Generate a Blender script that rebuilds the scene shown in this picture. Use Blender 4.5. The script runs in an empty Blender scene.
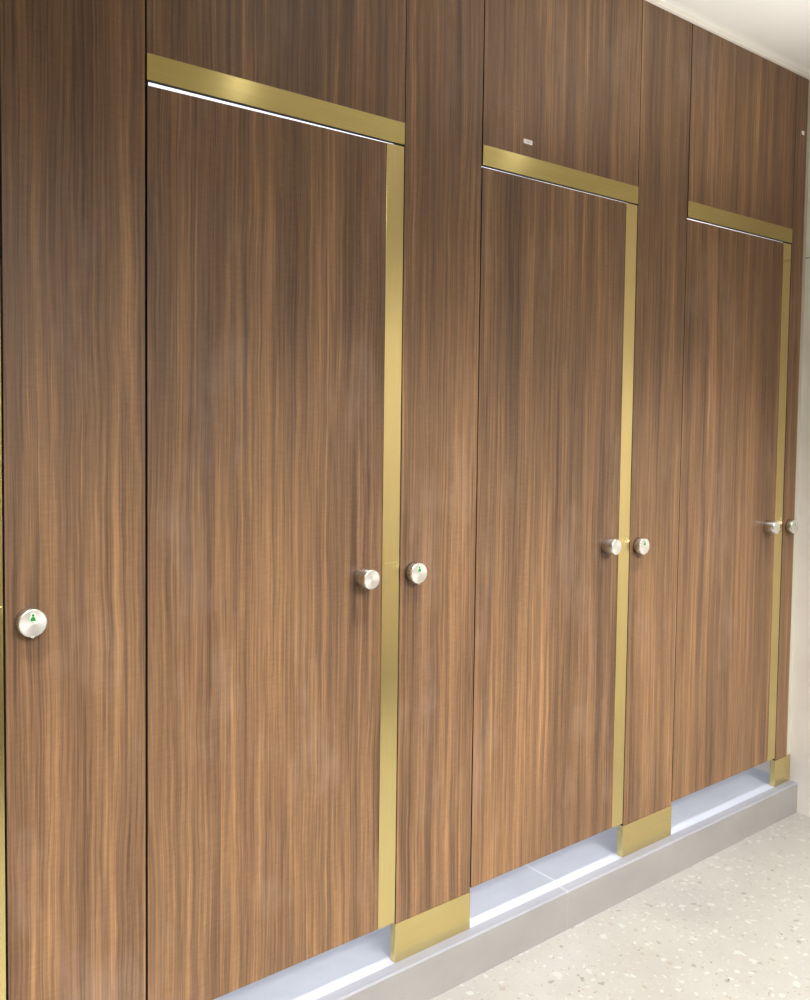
import bpy, bmesh, math
from mathutils import Vector, Matrix

sc = bpy.context.scene
COL = sc.collection

# ------------------------------------------------------------------ helpers
def lin(r, g, b):
    f = lambda c: (c/255/12.92) if c/255 <= .04045 else ((c/255+.055)/1.055)**2.4
    return (f(r), f(g), f(b), 1.0)

def obj(name, bm, mats, parent=None, loc=None):
    me = bpy.data.meshes.new(name)
    bm.normal_update(); bm.to_mesh(me); bm.free()
    for m in (mats if isinstance(mats, (list, tuple)) else [mats]):
        me.materials.append(m)
    o = bpy.data.objects.new(name, me); COL.objects.link(o)
    if parent: o.parent = parent
    if loc: o.location = loc
    return o

def empty(name, loc, label, cat, group=None):
    o = bpy.data.objects.new(name, None); COL.objects.link(o)
    o.location = loc; o.empty_display_size = .05
    o['label'] = label; o['category'] = cat
    if group: o['group'] = group
    return o

def struct(name, bm, mats):
    o = obj(name, bm, mats); o['kind'] = 'structure'; return o

def prism(pts_xz, y0, y1, bev=0.0, bm=None, core=None):
    """extrude an x/z polygon (counter-clockwise seen from -y) from y0 (front) to y1 (back)"""
    bm = bm or bmesh.new()
    f = [bm.verts.new((x, y0, z)) for x, z in pts_xz]
    b = [bm.verts.new((x, y1, z)) for x, z in pts_xz]
    n = len(f); fs = [bm.faces.new(f), bm.faces.new(b[::-1])]
    for i in range(n):
        fs.append(bm.faces.new((f[i], b[i], b[(i+1) % n], f[(i+1) % n])))
    bmesh.ops.recalc_face_normals(bm, faces=fs)
    if bev:
        es = list({e for q in fs for e in q.edges})
        bmesh.ops.bevel(bm, geom=es, offset=bev, segments=2, profile=.6, affect='EDGES')
    bm.normal_update()
    if core is not None:
        for q in bm.faces:
            if abs(q.normal.y) < .5: q.material_index = core
    uv = bm.loops.layers.uv.verify()
    for q in bm.faces:
        for l in q.loops: l[uv].uv = (l.vert.co.x + l.vert.co.y*.5, l.vert.co.z + l.vert.co.y*.5)
    return bm

def box(x0, x1, y0, y1, z0, z1, bev=0.0, bm=None, core=None):
    return prism([(x0, z0), (x1, z0), (x1, z1), (x0, z1)], y0, y1, bev, bm, core)

def lathe(profile, seg=64, bm=None):
    """profile: (radius, y) pairs, revolved round the y axis"""
    bm = bm or bmesh.new(); rings = []
    for r, y in profile:
        if r < 1e-6: rings.append([bm.verts.new((0, y, 0))])
        else: rings.append([bm.verts.new((r*math.cos(2*math.pi*i/seg), y, r*math.sin(2*math.pi*i/seg))) for i in range(seg)])
    for a, b in zip(rings, rings[1:]):
        for i in range(seg):
            j = (i+1) % seg
            if len(a) == 1: bm.faces.new((a[0], b[i], b[j]))
            elif len(b) == 1: bm.faces.new((a[i], b[0], a[j]))
            else: bm.faces.new((a[i], b[i], b[j], a[j]))
    bmesh.ops.recalc_face_normals(bm, faces=bm.faces)
    return bm

# ------------------------------------------------------------------ materials
class NT:
    def __init__(s, name):
        s.m = bpy.data.materials.new(name); s.m.use_nodes = True
        s.t = s.m.node_tree; s.b = s.t.nodes['Principled BSDF']
    def n(s, typ, **kw):
        nd = s.t.nodes.new(typ)
        for k, v in kw.items():
            if k in nd.inputs: nd.inputs[k].default_value = v
            else: setattr(nd, k, v)
        return nd
    def l(s, a, b): s.t.links.new(a, b)
    def math(s, op, a, b=None, clamp=False):
        nd = s.t.nodes.new('ShaderNodeMath'); nd.operation = op; nd.use_clamp = clamp
        for i, v in enumerate((a, b)):
            if v is None: continue
            if isinstance(v, (int, float)): nd.inputs[i].default_value = v
            else: s.l(v, nd.inputs[i])
        return nd.outputs[0]
    def mapping(s, vec, scale):
        nd = s.t.nodes.new('ShaderNodeVectorMath'); nd.operation = 'MULTIPLY'
        s.l(vec, nd.inputs[0]); nd.inputs[1].default_value = scale
        return nd.outputs[0]
    def noise(s, vec, detail=2, rough=.5, scale=1.0):
        nd = s.n('ShaderNodeTexNoise', Scale=scale, Detail=detail, Roughness=rough)
        s.l(vec, nd.inputs['Vector']); return nd.outputs['Fac']
    def ramp(s, fac, stops, interp='LINEAR'):
        nd = s.t.nodes.new('ShaderNodeValToRGB'); nd.color_ramp.interpolation = interp
        e = nd.color_ramp.elements
        while len(e) > 1: e.remove(e[-1])
        e[0].position, e[0].color = stops[0]
        for p, c in stops[1:]:
            q = e.new(p); q.color = c
        s.l(fac, nd.inputs[0]); return nd.outputs[0]
    def mix(s, fac, a, b, blend='MIX'):
        nd = s.t.nodes.new('ShaderNodeMix'); nd.data_type = 'RGBA'; nd.blend_type = blend
        for sock, v in ((nd.inputs[0], fac), (nd.inputs[6], a), (nd.inputs[7], b)):
            if isinstance(v, (int, float)): sock.default_value = v
            elif isinstance(v, tuple): sock.default_value = v
            else: s.l(v, sock)
        return nd.outputs[2]
    def objcoord(s, rand=True):
        tc = s.t.nodes.new('ShaderNodeTexCoord'); v = tc.outputs['Object']
        if rand:
            oi = s.t.nodes.new('ShaderNodeObjectInfo')
            cb = s.t.nodes.new('ShaderNodeCombineXYZ')
            s.l(s.math('MULTIPLY', oi.outputs['Random'], 37.0), cb.inputs[0])
            s.l(s.math('MULTIPLY', oi.outputs['Random'], 11.0), cb.inputs[2])
            ad = s.t.nodes.new('ShaderNodeVectorMath'); ad.operation = 'ADD'
            s.l(v, ad.inputs[0]); s.l(cb.outputs[0], ad.inputs[1]); v = ad.outputs[0]
        return v

def g(v): return (v, v, v, 1)

def plain(name, col, rough=.5, metal=0.0, spec=.5):
    t = NT(name); t.b.inputs['Base Color'].default_value = col
    t.b.inputs['Roughness'].default_value = rough; t.b.inputs['Metallic'].default_value = metal
    t.b.inputs['Specular IOR Level'].default_value = spec
    return t.m

def walnut():
    t = NT('walnut laminate'); v = t.objcoord()
    # gentle sideways wander of the grain
    w = t.noise(t.mapping(v, (3.0, 3, .9)), 2)
    w2 = t.noise(t.mapping(v, (14.0, 14, 5.0)), 3)
    off = t.math('ADD', t.math('MULTIPLY', t.math('SUBTRACT', w, .5), .030), t.math('MULTIPLY', t.math('SUBTRACT', w2, .5), .012))
    cb = t.t.nodes.new('ShaderNodeCombineXYZ'); t.l(off, cb.inputs[0])
    ad = t.t.nodes.new('ShaderNodeVectorMath'); ad.operation = 'ADD'
    t.l(v, ad.inputs[0]); t.l(cb.outputs[0], ad.inputs[1]); v2 = ad.outputs[0]
    band = t.noise(t.mapping(v2, (16, 1, .55)), 3, .6)
    strk = t.noise(t.mapping(v2, (80, 1, 1.4)), 3, .6)
    fine = t.noise(t.mapping(v2, (400, 1, 8)), 2, .6)
    rip = t.noise(t.mapping(v2, (40, 1, 170)), 2, .5)
    ripm = t.noise(t.mapping(v2, (18, 1, 1.5)), 1)
    strk2 = t.noise(t.mapping(v2, (200, 1, 1.6)), 2, .5)
    s = t.math('ADD', t.math('MULTIPLY', band, .36), t.math('MULTIPLY', strk, .26))
    s = t.math('ADD', s, t.math('MULTIPLY', strk2, .26))
    s = t.math('ADD', s, t.math('MULTIPLY', fine, .16))
    s = t.math('ADD', s, t.math('MULTIPLY', t.math('MULTIPLY', t.math('SUBTRACT', rip, .5), ripm), .10))
    c = t.ramp(s, [(.41, lin(76, 52, 34)), (.47, lin(102, 74, 50)), (.53, lin(119, 88, 60)), (.585, lin(140, 104, 69)), (.65, lin(166, 126, 85))])
    # thin dark pore lines
    ln = t.noise(t.mapping(v2, (110, 1, .8)), 2, .55)
    d = t.math('ABSOLUTE', t.math('SUBTRACT', ln, .5))
    lnm = t.math('SUBTRACT', 1.0, t.math('MULTIPLY', d, 40.0, clamp=True), clamp=True)
    c = t.mix(t.math('MULTIPLY', lnm, .50), c, lin(64, 44, 31))
    # worn pale scuffs and tiny chips
    sm = t.noise(t.mapping(v, (5, 5, 2.2)), 4, .65)
    smm = t.math('MULTIPLY', t.math('SUBTRACT', sm, .54, clamp=True), .8, clamp=True)
    c = t.mix(smm, c, lin(190, 165, 150))
    ch = t.noise(t.mapping(v, (95, 95, 34)), 1)
    chm = t.math('MULTIPLY', t.math('SUBTRACT', ch, .835, clamp=True), 25, clamp=True)
    c = t.mix(t.math('MULTIPLY', chm, .7), c, lin(215, 185, 150))
    t.l(c, t.b.inputs['Base Color'])
    r = t.math('ADD', t.math('MULTIPLY', sm, .20), .36)
    t.l(r, t.b.inputs['Roughness'])
    t.b.inputs['Specular IOR Level'].default_value = .52
    bp = t.n('ShaderNodeBump', Strength=.06, Distance=.001); t.l(fine, bp.inputs['Height']); t.l(bp.outputs[0], t.b.inputs['Normal'])
    return t.m

def brass(name, along, c0=(214, 194, 134), c1=(228, 209, 148)):
    t = NT(name); v = t.objcoord()
    sc_ = (4, 4, 900) if along == 'x' else (900, 4, 4)
    br = t.noise(t.mapping(v, sc_), 2, .6)
    c = t.ramp(br, [(.3, lin(*c0)), (.7, lin(*c1))])
    t.l(c, t.b.inputs['Base Color'])
    t.b.inputs['Metallic'].default_value = 1
    t.l(t.math('ADD', t.math('MULTIPLY', br, .06), .19), t.b.inputs['Roughness'])
    t.b.inputs['Anisotropic'].default_value = .85
    t.b.inputs['Anisotropic Rotation'].default_value = 0.25 if along == 'x' else 0.0
    tg = t.t.nodes.new('ShaderNodeTangent'); tg.direction_type = 'UV_MAP'
    t.l(tg.outputs[0], t.b.inputs['Tangent'])
    return t.m

def steel(name='brushed steel'):
    t = NT(name); v = t.objcoord(False)
    br = t.noise(t.mapping(v, (60, 900, 60)), 2)
    t.l(t.ramp(br, [(.3, lin(205, 203, 196)), (.7, lin(226, 224, 218))]), t.b.inputs['Base Color'])
    t.b.inputs['Metallic'].default_value = 1; t.b.inputs['Roughness'].default_value = .27
    return t.m

def steel_face():
    t = NT('spun steel face')
    t.b.inputs['Base Color'].default_value = lin(226, 224, 218)
    t.b.inputs['Metallic'].default_value = 1; t.b.inputs['Roughness'].default_value = .5
    t.b.inputs['Anisotropic'].default_value = .4
    tg = t.t.nodes.new('ShaderNodeTangent'); tg.direction_type = 'RADIAL'; tg.axis = 'Y'
    t.l(tg.outputs[0], t.b.inputs['Tangent'])
    return t.m

def terrazzo():
    t = NT('cream terrazzo'); tc = t.t.nodes.new('ShaderNodeTexCoord'); v = tc.outputs['Object']
    base = t.noise(t.mapping(v, (3, 3, 3)), 4, .6)
    c = t.ramp(base, [(.3, lin(143, 139, 134)), (.55, lin(149, 147, 140)), (.75, lin(153, 153, 147))])
    wn = t.n('ShaderNodeTexNoise', Scale=40.0, Detail=2.0); t.l(v, wn.inputs['Vector'])
    def chips(scale, r0, keep, colstops, seed, c):
        mp = t.t.nodes.new('ShaderNodeVectorMath'); mp.operation = 'MULTIPLY_ADD'
        t.l(wn.outputs['Color'], mp.inputs[0]); mp.inputs[1].default_value = (.034, .034, 0)
        ad = t.t.nodes.new('ShaderNodeVectorMath'); ad.operation = 'ADD'; t.l(v, ad.inputs[0]); ad.inputs[1].default_value = (seed, seed*1.7, 0)
        t.l(ad.outputs[0], mp.inputs[2])
        vo = t.n('ShaderNodeTexVoronoi', Scale=scale, voronoi_dimensions='2D'); t.l(mp.outputs[0], vo.inputs['Vector'])
        sp = t.t.nodes.new('ShaderNodeSeparateColor'); t.l(vo.outputs['Color'], sp.inputs[0])
        rad = t.math('MULTIPLY', sp.outputs[1], r0)
        m = t.math('MULTIPLY', t.math('SUBTRACT', rad, vo.outputs['Distance'], clamp=True), 14.0, clamp=True)
        k = t.math('LESS_THAN', sp.outputs[0], keep)
        col = t.ramp(sp.outputs[2], colstops, 'CONSTANT')
        return t.mix(t.math('MULTIPLY', m, k), c, col)
    c = chips(150, .42, .40, [(0, lin(153, 153, 144)), (.6, lin(130, 124, 114)), (.85, lin(158, 157, 150))], 3.1, c)
    c = chips(52, .40, .42, [(0, lin(162, 162, 156)), (.55, lin(139, 131, 118)), (.72, lin(123, 120, 112)), (.82, lin(165, 164, 158))], 7.7, c)
    c = chips(26, .34, .22, [(0, lin(161, 161, 156)), (.7, lin(131, 125, 118)), (.8, lin(158, 157, 151))], 1.3, c)
    c = chips(70, .22, .04, [(0, lin(93, 85, 73)), (.5, lin(119, 104, 87))], 5.9, c)
    t.l(c, t.b.inputs['Base Color']); t.b.inputs['Roughness'].default_value = .3
    return t.m

def wall_tile():
    t = NT('cream wall tile'); tc = t.t.nodes.new('ShaderNodeTexCoord'); v = tc.outputs['Object']
    n1 = t.noise(t.mapping(v, (6, 6, 6)), 4, .6); n2 = t.noise(t.mapping(v, (14, 14, 14)), 3)
    c = t.ramp(n1, [(.3, lin(222, 214, 205)), (.5, lin(228, 222, 213)), (.7, lin(230, 226, 216))])
    c = t.mix(t.math('MULTIPLY', t.math('SUBTRACT', n2, .5, clamp=True), .8), c, lin(224, 210, 205))
    sp = t.t.nodes.new('ShaderNodeSeparateXYZ'); t.l(v, sp.inputs[0])
    d = t.math('ABSOLUTE', t.math('SUBTRACT', sp.outputs[2], 2.016))
    jm = t.math('LESS_THAN', d, .0022)
    c = t.mix(jm, c, lin(165, 158, 142))
    t.l(c, t.b.inputs['Base Color']); t.b.inputs['Roughness'].default_value = .35
    return t.m

def stone(name, c0, c1, rough, grout=None):
    t = NT(name); tc = t.t.nodes.new('ShaderNodeTexCoord'); v = tc.outputs['Object']
    n1 = t.noise(t.mapping(v, (5, 9, 9)), 5, .6)
    c = t.ramp(n1, [(.3, c0), (.7, c1)])
    if grout:
        sp = t.t.nodes.new('ShaderNodeSeparateXYZ'); t.l(v, sp.inputs[0])
        d = t.math('ABSOLUTE', t.math('SUBTRACT', sp.outputs[0], grout[0]))
        c = t.mix(t.math('LESS_THAN', d, .0035), c, grout[1])
    t.l(c, t.b.inputs['Base Color']); t.b.inputs['Roughness'].default_value = rough
    return t.m

def plaster(name, c0, c1, rough=.7):
    t = NT(name); tc = t.t.nodes.new('ShaderNodeTexCoord'); v = tc.outputs['Object']
    n1 = t.noise(t.mapping(v, (2, 2, 2)), 3, .6)
    t.l(t.ramp(n1, [(.3, c0), (.7, c1)]), t.b.inputs['Base Color']); t.b.inputs['Roughness'].default_value = rough
    return t.m

WOOD = walnut()
CORE_AND_SHADE = plain('black core and lintel shade', lin(22, 15, 12), .6)  # also paints the shade under the lintels
BRX = brass('brushed brass across', 'x'); BRL = brass('dimmed brass lintel', 'x', (190, 173, 112), (203, 187, 124)); BRZ = brass('brushed brass upright', 'z')  # lintel brass is a darkened copy, standing in for dimmer reflections up there
STEEL = steel(); FACE = steel_face()
RUBBER = plain('black rubber', lin(18, 14, 13), .7)
GREEN = plain('green enamel', lin(28, 125, 52), .4)
PALE = plain('pale enamel', lin(206, 232, 200), .4)
STICK = plain('white sticker paper', lin(250, 247, 245), .6)
INK = plain('grey print', lin(198, 188, 184), .6)
TERR = terrazzo(); TILE = wall_tile()
CURB = stone('grey stone curb', lin(135, 132, 129), lin(144, 141, 138), .32, (1.2087, lin(143, 140, 137)))
CURBTOP = stone('grey stone curb edge', lin(128, 128, 133), lin(136, 136, 141), .35, (1.2087, lin(152, 152, 156)))
STALL = stone('pale stall floor tile', lin(157, 160, 168), lin(167, 170, 178), .4, (1.222, lin(186, 189, 196)))
CEIL = plaster('white ceiling paint', lin(238, 236, 230), lin(242, 240, 234))
TRIM = plaster('ceiling trim paint', lin(236, 231, 221), lin(240, 236, 226), .5)
WALL = plaster('cream plaster', lin(208, 200, 186), lin(216, 209, 196))
WHITE = plaster('white stall tile', lin(224, 226, 232), lin(186, 189, 196), .4)
SEAL = plaster('pale silicone', lin(178, 176, 158), lin(188, 186, 168), .5)

# ------------------------------------------------------------------ measures (metres)
CURB_Z, KICK_Z = .1099, .2064
DOOR_B, DOOR_T, LINT_T, TOP = .2120, 2.0470, 2.1037, 2.640
LINT_B = 2.0541
EDGES = [(-1.1200, -.8770), (-.2548, 0.0), (.6233, .8648), (1.4873, 1.7287), (2.3530, 2.4322)]   # pilasters
WALL_X = 2.4583
CEIL_Z = 2.652

# ------------------------------------------------------------------ the setting
bm = bmesh.new()
vs = [bm.verts.new(p) for p in ((-2.8, -3.4, 0), (WALL_X, -3.4, 0), (WALL_X, -.0305, 0), (-2.8, -.0305, 0))]
bm.faces.new(vs); struct('floor', bm, TERR)
bm = bmesh.new()
vs = [bm.verts.new(p) for p in ((-2.8, -3.4, CEIL_Z), (-2.8, 1.4, CEIL_Z), (WALL_X, 1.4, CEIL_Z), (WALL_X, -3.4, CEIL_Z))]
bm.faces.new(vs); struct('ceiling', bm, CEIL)
struct('wall_right', box(WALL_X, WALL_X+.1, -3.4, 1.4, 0, CEIL_Z), TILE)
struct('wall_left', box(-2.9, -2.8, -3.4, 1.4, 0, CEIL_Z), WALL)
struct('wall_back', box(-2.9, WALL_X+.1, -3.5, -3.4, 0, CEIL_Z), WALL)
struct('wall_far', box(-2.9, WALL_X+.1, 1.4, 1.5, 0, CEIL_Z), WHITE)
struct('wall_front', box(-2.8, -1.123, 0.0, .1, CURB_Z, CEIL_Z), WALL)
# raised curb in front of the stalls: a box with a small chamfer along its top front edge
bm = bmesh.new()
YF = -.0314
prof = [(YF, 0), (YF, CURB_Z-.004), (YF+.004, CURB_Z-.0004), (0, CURB_Z), (0, 0)]
a = [bm.verts.new((-2.8, y, z)) for y, z in prof]; b = [bm.verts.new((WALL_X, y, z)) for y, z in prof]
for i in range(5):
    q = bm.faces.new((a[i], b[i], b[(i+1) % 5], a[(i+1) % 5])); q.material_index = 1 if i in (1, 2) else 0
bm.faces.new(a[::-1]); bm.faces.new(b); bmesh.ops.recalc_face_normals(bm, faces=bm.faces)
o = struct('trim_1', bm, [CURB, CURBTOP]); o['label'] = 'grey stone curb'
o = struct('trim_2', box(-2.8, WALL_X, 0, .0280, 0, CURB_Z), STALL); o['label'] = 'front strip of the pale raised stall floor, under the doors'  # same tile as the floor behind; its brightness is downlight under the doors
o = struct('trim_3', box(-2.8, WALL_X, .0280, 1.4, 0, CURB_Z), STALL); o['label'] = 'pale raised stall floor'
o = struct('trim_4', box(-2.8, WALL_X, -.010, .012, 2.6375, CEIL_Z, .0015), TRIM); o['label'] = 'white trim along the ceiling edge'
o = struct('trim_5', box(2.4318, WALL_X, .004, .016, KICK_Z, 2.6375), SEAL); o['label'] = 'pale filler strip beside the right wall'

# ------------------------------------------------------------------ hardware prototypes
def knob_parts(parent, x, z):
    R, L = .0225, .0395
    o = obj('door_knob', lathe([(0, .002), (R*.96, .002), (R*.96, -.001), (R, -.003), (R, -L+.0012), (R-.0012, -L), (R-.002, -L)]), [STEEL], parent, (x, 0, z))
    for p in o.data.polygons: p.use_smooth = True
    f = obj('knob_face', lathe([(R-.002, -L), (R*.5, -L-.0002), (0, -L-.0004)]), [FACE], o)
    return o

def lock_parts(parent, x, z):
    R, L = .0250, .0240
    bm = lathe([(0, .002), (R, .002), (R, -L+.001), (R-.001, -L), (R-.002, -L)])
    o = obj('turn_lock', bm, [STEEL], parent, (x, 0, z))
    for p in o.data.polygons: p.use_smooth = True
    obj('lock_face', lathe([(R-.002, -L), (R*.5, -L-.0002), (.0010, -L-.0004), (.0008, -L+.0006), (0, -L+.0006)]), [FACE], o)
    obj('pointer', prism([(-.0045, -R+.0012), (0, -R-.0028), (.0045, -R+.0012)][::1], -L+.0002, -L+.006, .0006), [STEEL], o)
    # little green person in a pale window: round head over a flared body
    bm = prism([(-.0054, .0034), (.0054, .0034), (.0046, .0112), (.0028, .0186), (-.0028, .0186), (-.0046, .0112)], -L-.0006, -L, 0)
    for q in bm.faces: q.material_index = 1
    prism([(-.0046, .0044), (.0046, .0044), (.0036, .0096), (.0017, .0116), (-.0017, .0116), (-.0036, .0096)], -L-.0009, -L-.0003, 0, bm)
    n = 14; cz, r = .0144, .0024
    prism([(r*math.cos(2*math.pi*i/n), cz+r*math.sin(2*math.pi*i/n)) for i in range(n)], -L-.0009, -L-.0003, 0, bm)
    obj('vacancy_symbol', bm, [GREEN, PALE], o)
    return o

# ------------------------------------------------------------------ pilasters
PIL = ['walnut pilaster panel left of the leftmost stall door',
       'wide walnut pilaster panel nearest the camera, with round lock facing front',
       'walnut pilaster panel between the nearest full door and the middle door',
       'walnut pilaster panel between the middle door and the farthest door',
       'narrow walnut pilaster panel beside the cream right wall']
LOCKZ = [1.052, 1.0535, 1.0560, 1.0518, 1.0540]
LOCKX = [.040, .040, .0400, .0385, .0395]
for k, (x0, x1) in enumerate(EDGES):
    t = empty('pilaster', (x0, 0, CURB_Z), PIL[k], 'partition panel', 'walnut pilasters between the stall doors')
    w = x1-x0; kx = w if k < 4 else WALL_X-x0-.001
    obj('wood_panel', box(0, w, 0, .0180, KICK_Z-CURB_Z, TOP-CURB_Z, .0005, core=1), [WOOD, CORE_AND_SHADE], t)
    obj('brass_kick_plate', box(-.0006, kx+(.0006 if k < 4 else 0), -.0012, .0200, 0, KICK_Z-CURB_Z, .0006), [BRX], t)
    obj('door_stop_backing', box(-.012, .004, .0182, .0280, DOOR_B-CURB_Z, TOP-CURB_Z), [RUBBER], t)  # unseen stop, carried up to the ceiling to keep the gaps dark
    if k < 4: obj('door_stop_backing', box(w-.004, w+.014, .0182, .0280, DOOR_B-CURB_Z, TOP-CURB_Z), [RUBBER], t)
    lock_parts(t, LOCKX[k], LOCKZ[k]-CURB_Z)

# ------------------------------------------------------------------ doors and the panels above them
DOORS = ['walnut stall door at the left edge, only its brass edge strip showing',
         'walnut stall door nearest the camera, with large bright gap along its top',
         'walnut stall door in the middle of the row, second of the three full doors',
         'walnut stall door farthest from the camera, next to the cream right wall']
TRANS = ['walnut panel above the leftmost stall door',
         'walnut panel with brass lintel above the nearest full stall door',
         'walnut panel with brass lintel and small white sticker above the middle door',
         'walnut panel with brass lintel above the farthest door, meeting the ceiling']
GAPT = [(.006, .006), (.0102, .0050), (.0053, .0046), (.0068, .0050)]
KNOBZ = [1.060, 1.0586, 1.0632, 1.0624]
GL = [.004, .0045, .0035, .0025]
GR = [.004, .0035, .0045, .0060]
BOT = [.2120, .2118, .2160, .2166]
for k in range(4):
    DOOR_B = BOT[k]
    x0, x1 = EDGES[k][1]+GL[k], EDGES[k+1][0]-GR[k]
    w = x1-x0; e = w-.0500
    h = DOOR_T-DOOR_B
    tl, tr = LINT_B-GAPT[k][0]-DOOR_B, LINT_B-GAPT[k][1]-DOOR_B
    te = tl+(tr-tl)*e/w
    t = empty('stall_door', (x0, 0, DOOR_B), DOORS[k], 'door', 'walnut toilet stall doors')
    obj('wood_panel', prism([(0, 0), (e-.0002, 0), (e-.0002, te), (0, tl)], 0, .0125, .0005, core=1), [WOOD, CORE_AND_SHADE], t)
    jz = 1.085-DOOR_B
    obj('brass_edge_strip', prism([(e, 0), (w, 0), (w, jz), (e, jz)], -.0012, .0132, .0006), [BRZ], t)
    obj('brass_edge_strip', prism([(e, jz), (w, jz), (w, tr), (e, te)], -.0012, .0132, .0006), [BRZ], t)
    knob_parts(t, EDGES[k+1][0]-.1102-x0, KNOBZ[k]-DOOR_B)
    xa, xb = EDGES[k][1]+.0035, EDGES[k+1][0]-.0022
    if k == 3: xb = EDGES[4][0]-.0014
    t = empty('transom_panel', (xa, 0, LINT_B), TRANS[k], 'panel', 'walnut panels above the stall doors')
    w = xb-xa
    obj('wood_panel', box(0, w, 0, .0115, LINT_T-LINT_B+.0002, TOP-LINT_B, .0005, core=1), [WOOD, CORE_AND_SHADE], t)
    bm = box(0, w, -.0012, .0115, 0, LINT_T-LINT_B, .0006)
    for q in bm.faces:
        if q.normal.z < -.5: q.material_index = 1  # underside coloured black to stand in for its shade
    obj('brass_lintel', bm, [BRL, CORE_AND_SHADE], t)
    if k == 2:
        s = obj('sticker', box(-.016, .016, -.0006, 0, -.0058, .0058), [STICK], t, (1.0266-xa, 0, 2.1414-LINT_B))
        bm = box(-.006, .011, -.0008, -.0006, .0012, .0026)
        box(-.004, .009, -.0008, -.0006, -.0022, -.0010, bm=bm)
        obj('faded_print', bm, [INK], s)
for ob in list(COL.objects):
    if ob.name.startswith('pilaster') and abs(ob.location.x-EDGES[4][0]) < .001:
        obj('sticker', box(-.0085, .0085, -.0008, 0, -.0065, .0065), [STICK], ob, (2.4039-EDGES[4][0], 0, 2.4463-CURB_Z))

# ------------------------------------------------------------------ light
def area(name, loc, size, power, col, rot=(0, 0, 0), sy=None, spread=None):
    l = bpy.data.lights.new(name, 'AREA'); l.energy = power; l.color = col
    if sy: l.shape = 'RECTANGLE'; l.size = size; l.size_y = sy
    else: l.shape = 'DISK'; l.size = size
    if spread: l.spread = spread
    o = bpy.data.objects.new(name, l); COL.objects.link(o); o.location = loc; o.rotation_euler = rot; return o
def spot(name, loc, power, col, ang, blend, rad):
    l = bpy.data.lights.new(name, 'SPOT'); l.energy = power; l.color = col
    l.spot_size = ang; l.spot_blend = blend; l.shadow_soft_size = rad
    o = bpy.data.objects.new(name, l); COL.objects.link(o); o.location = loc; return o
def aim(name, loc, to, *a):
    o = spot(name, loc, *a)
    o.rotation_euler = (Vector(to)-Vector(loc)).to_track_quat('-Z', 'Y').to_euler()
    return o
WARM = (1.0, .995, .985)
for x in (-1.725, -.545, .635, 1.814):
    spot('downlight', (x, -.72, CEIL_Z-.02), 220, WARM, math.radians(76), 1.0, .025)
    area('downlight_glow', (x, -.72, CEIL_Z-.02), .055, .9, WARM)
def aim_area(name, loc, to, size, sy, power, spread):
    o = area(name, loc, size, power, WARM, sy=sy, spread=math.radians(spread))
    o.rotation_euler = (Vector(to)-Vector(loc)).to_track_quat('-Z', 'Y').to_euler()
    return o
aim_area('lower_wall_fill', (.3, -2.75, 2.45), (.3, -.1, 0), 4.0, .9, 58, 66)  # unseen soft fill added to brighten the lower part of the stall fronts
aim_area('right_wall_fill', (.9, -2.1, 2.5), (WALL_X, -2.1, .6), 1.6, .6, 22, 100)  # added fill for the right wall and its reflection in the brass
for x in (-1.6, -.4, .8, 2.0):
    aim('back_wall_fill', (x, -2.35, CEIL_Z-.02), (x, -3.4, .9), 60, WARM, math.radians(80), 1.0, .08)  # spots added so the back wall reflects brighter in brass and steel
area('ceiling_fill', (1.5, -.50, 2.05), 1.3, 4.6, WARM, rot=(math.pi, 0, 0), sy=.7, spread=math.radians(140))  # upward fill added to brighten the ceiling, no fixture there
area('stall_light', (.7, .76, CEIL_Z-.02), 3.4, 60, (.88, .92, 1.0), sy=1.2)
w = bpy.data.worlds.new('World'); sc.world = w; w.use_nodes = True
w.node_tree.nodes['Background'].inputs[0].default_value = (.9, .88, .82, 1)
w.node_tree.nodes['Background'].inputs[1].default_value = .05

# ------------------------------------------------------------------ camera
cam = bpy.data.cameras.new('camera'); co = bpy.data.objects.new('camera', cam); COL.objects.link(co)
yaw, pit, rol = .667955, -.0461358, .012565
f = Vector((math.sin(yaw)*math.cos(pit), math.cos(yaw)*math.cos(pit), math.sin(pit)))
r = Vector((math.cos(yaw), -math.sin(yaw), 0)); u = r.cross(f)
R = math.cos(rol)*r+math.sin(rol)*u; U = -math.sin(rol)*r+math.cos(rol)*u
M = Matrix((R, U, -f)).transposed().to_4x4(); M.translation = Vector((-.66739, -1.65, 1.42214))
co.matrix_world = M
cam.sensor_fit = 'AUTO'; cam.sensor_width = 36; cam.lens = 892.2*36/1000
cam.shift_y = -40.12/1000; cam.clip_start = .02
sc.camera = co
sc.view_settings.view_transform = 'Standard'
sc.view_settings.look = 'None'
sc.view_settings.exposure = 0.0
sc.cycles.caustics_reflective = False
sc.cycles.caustics_refractive = False
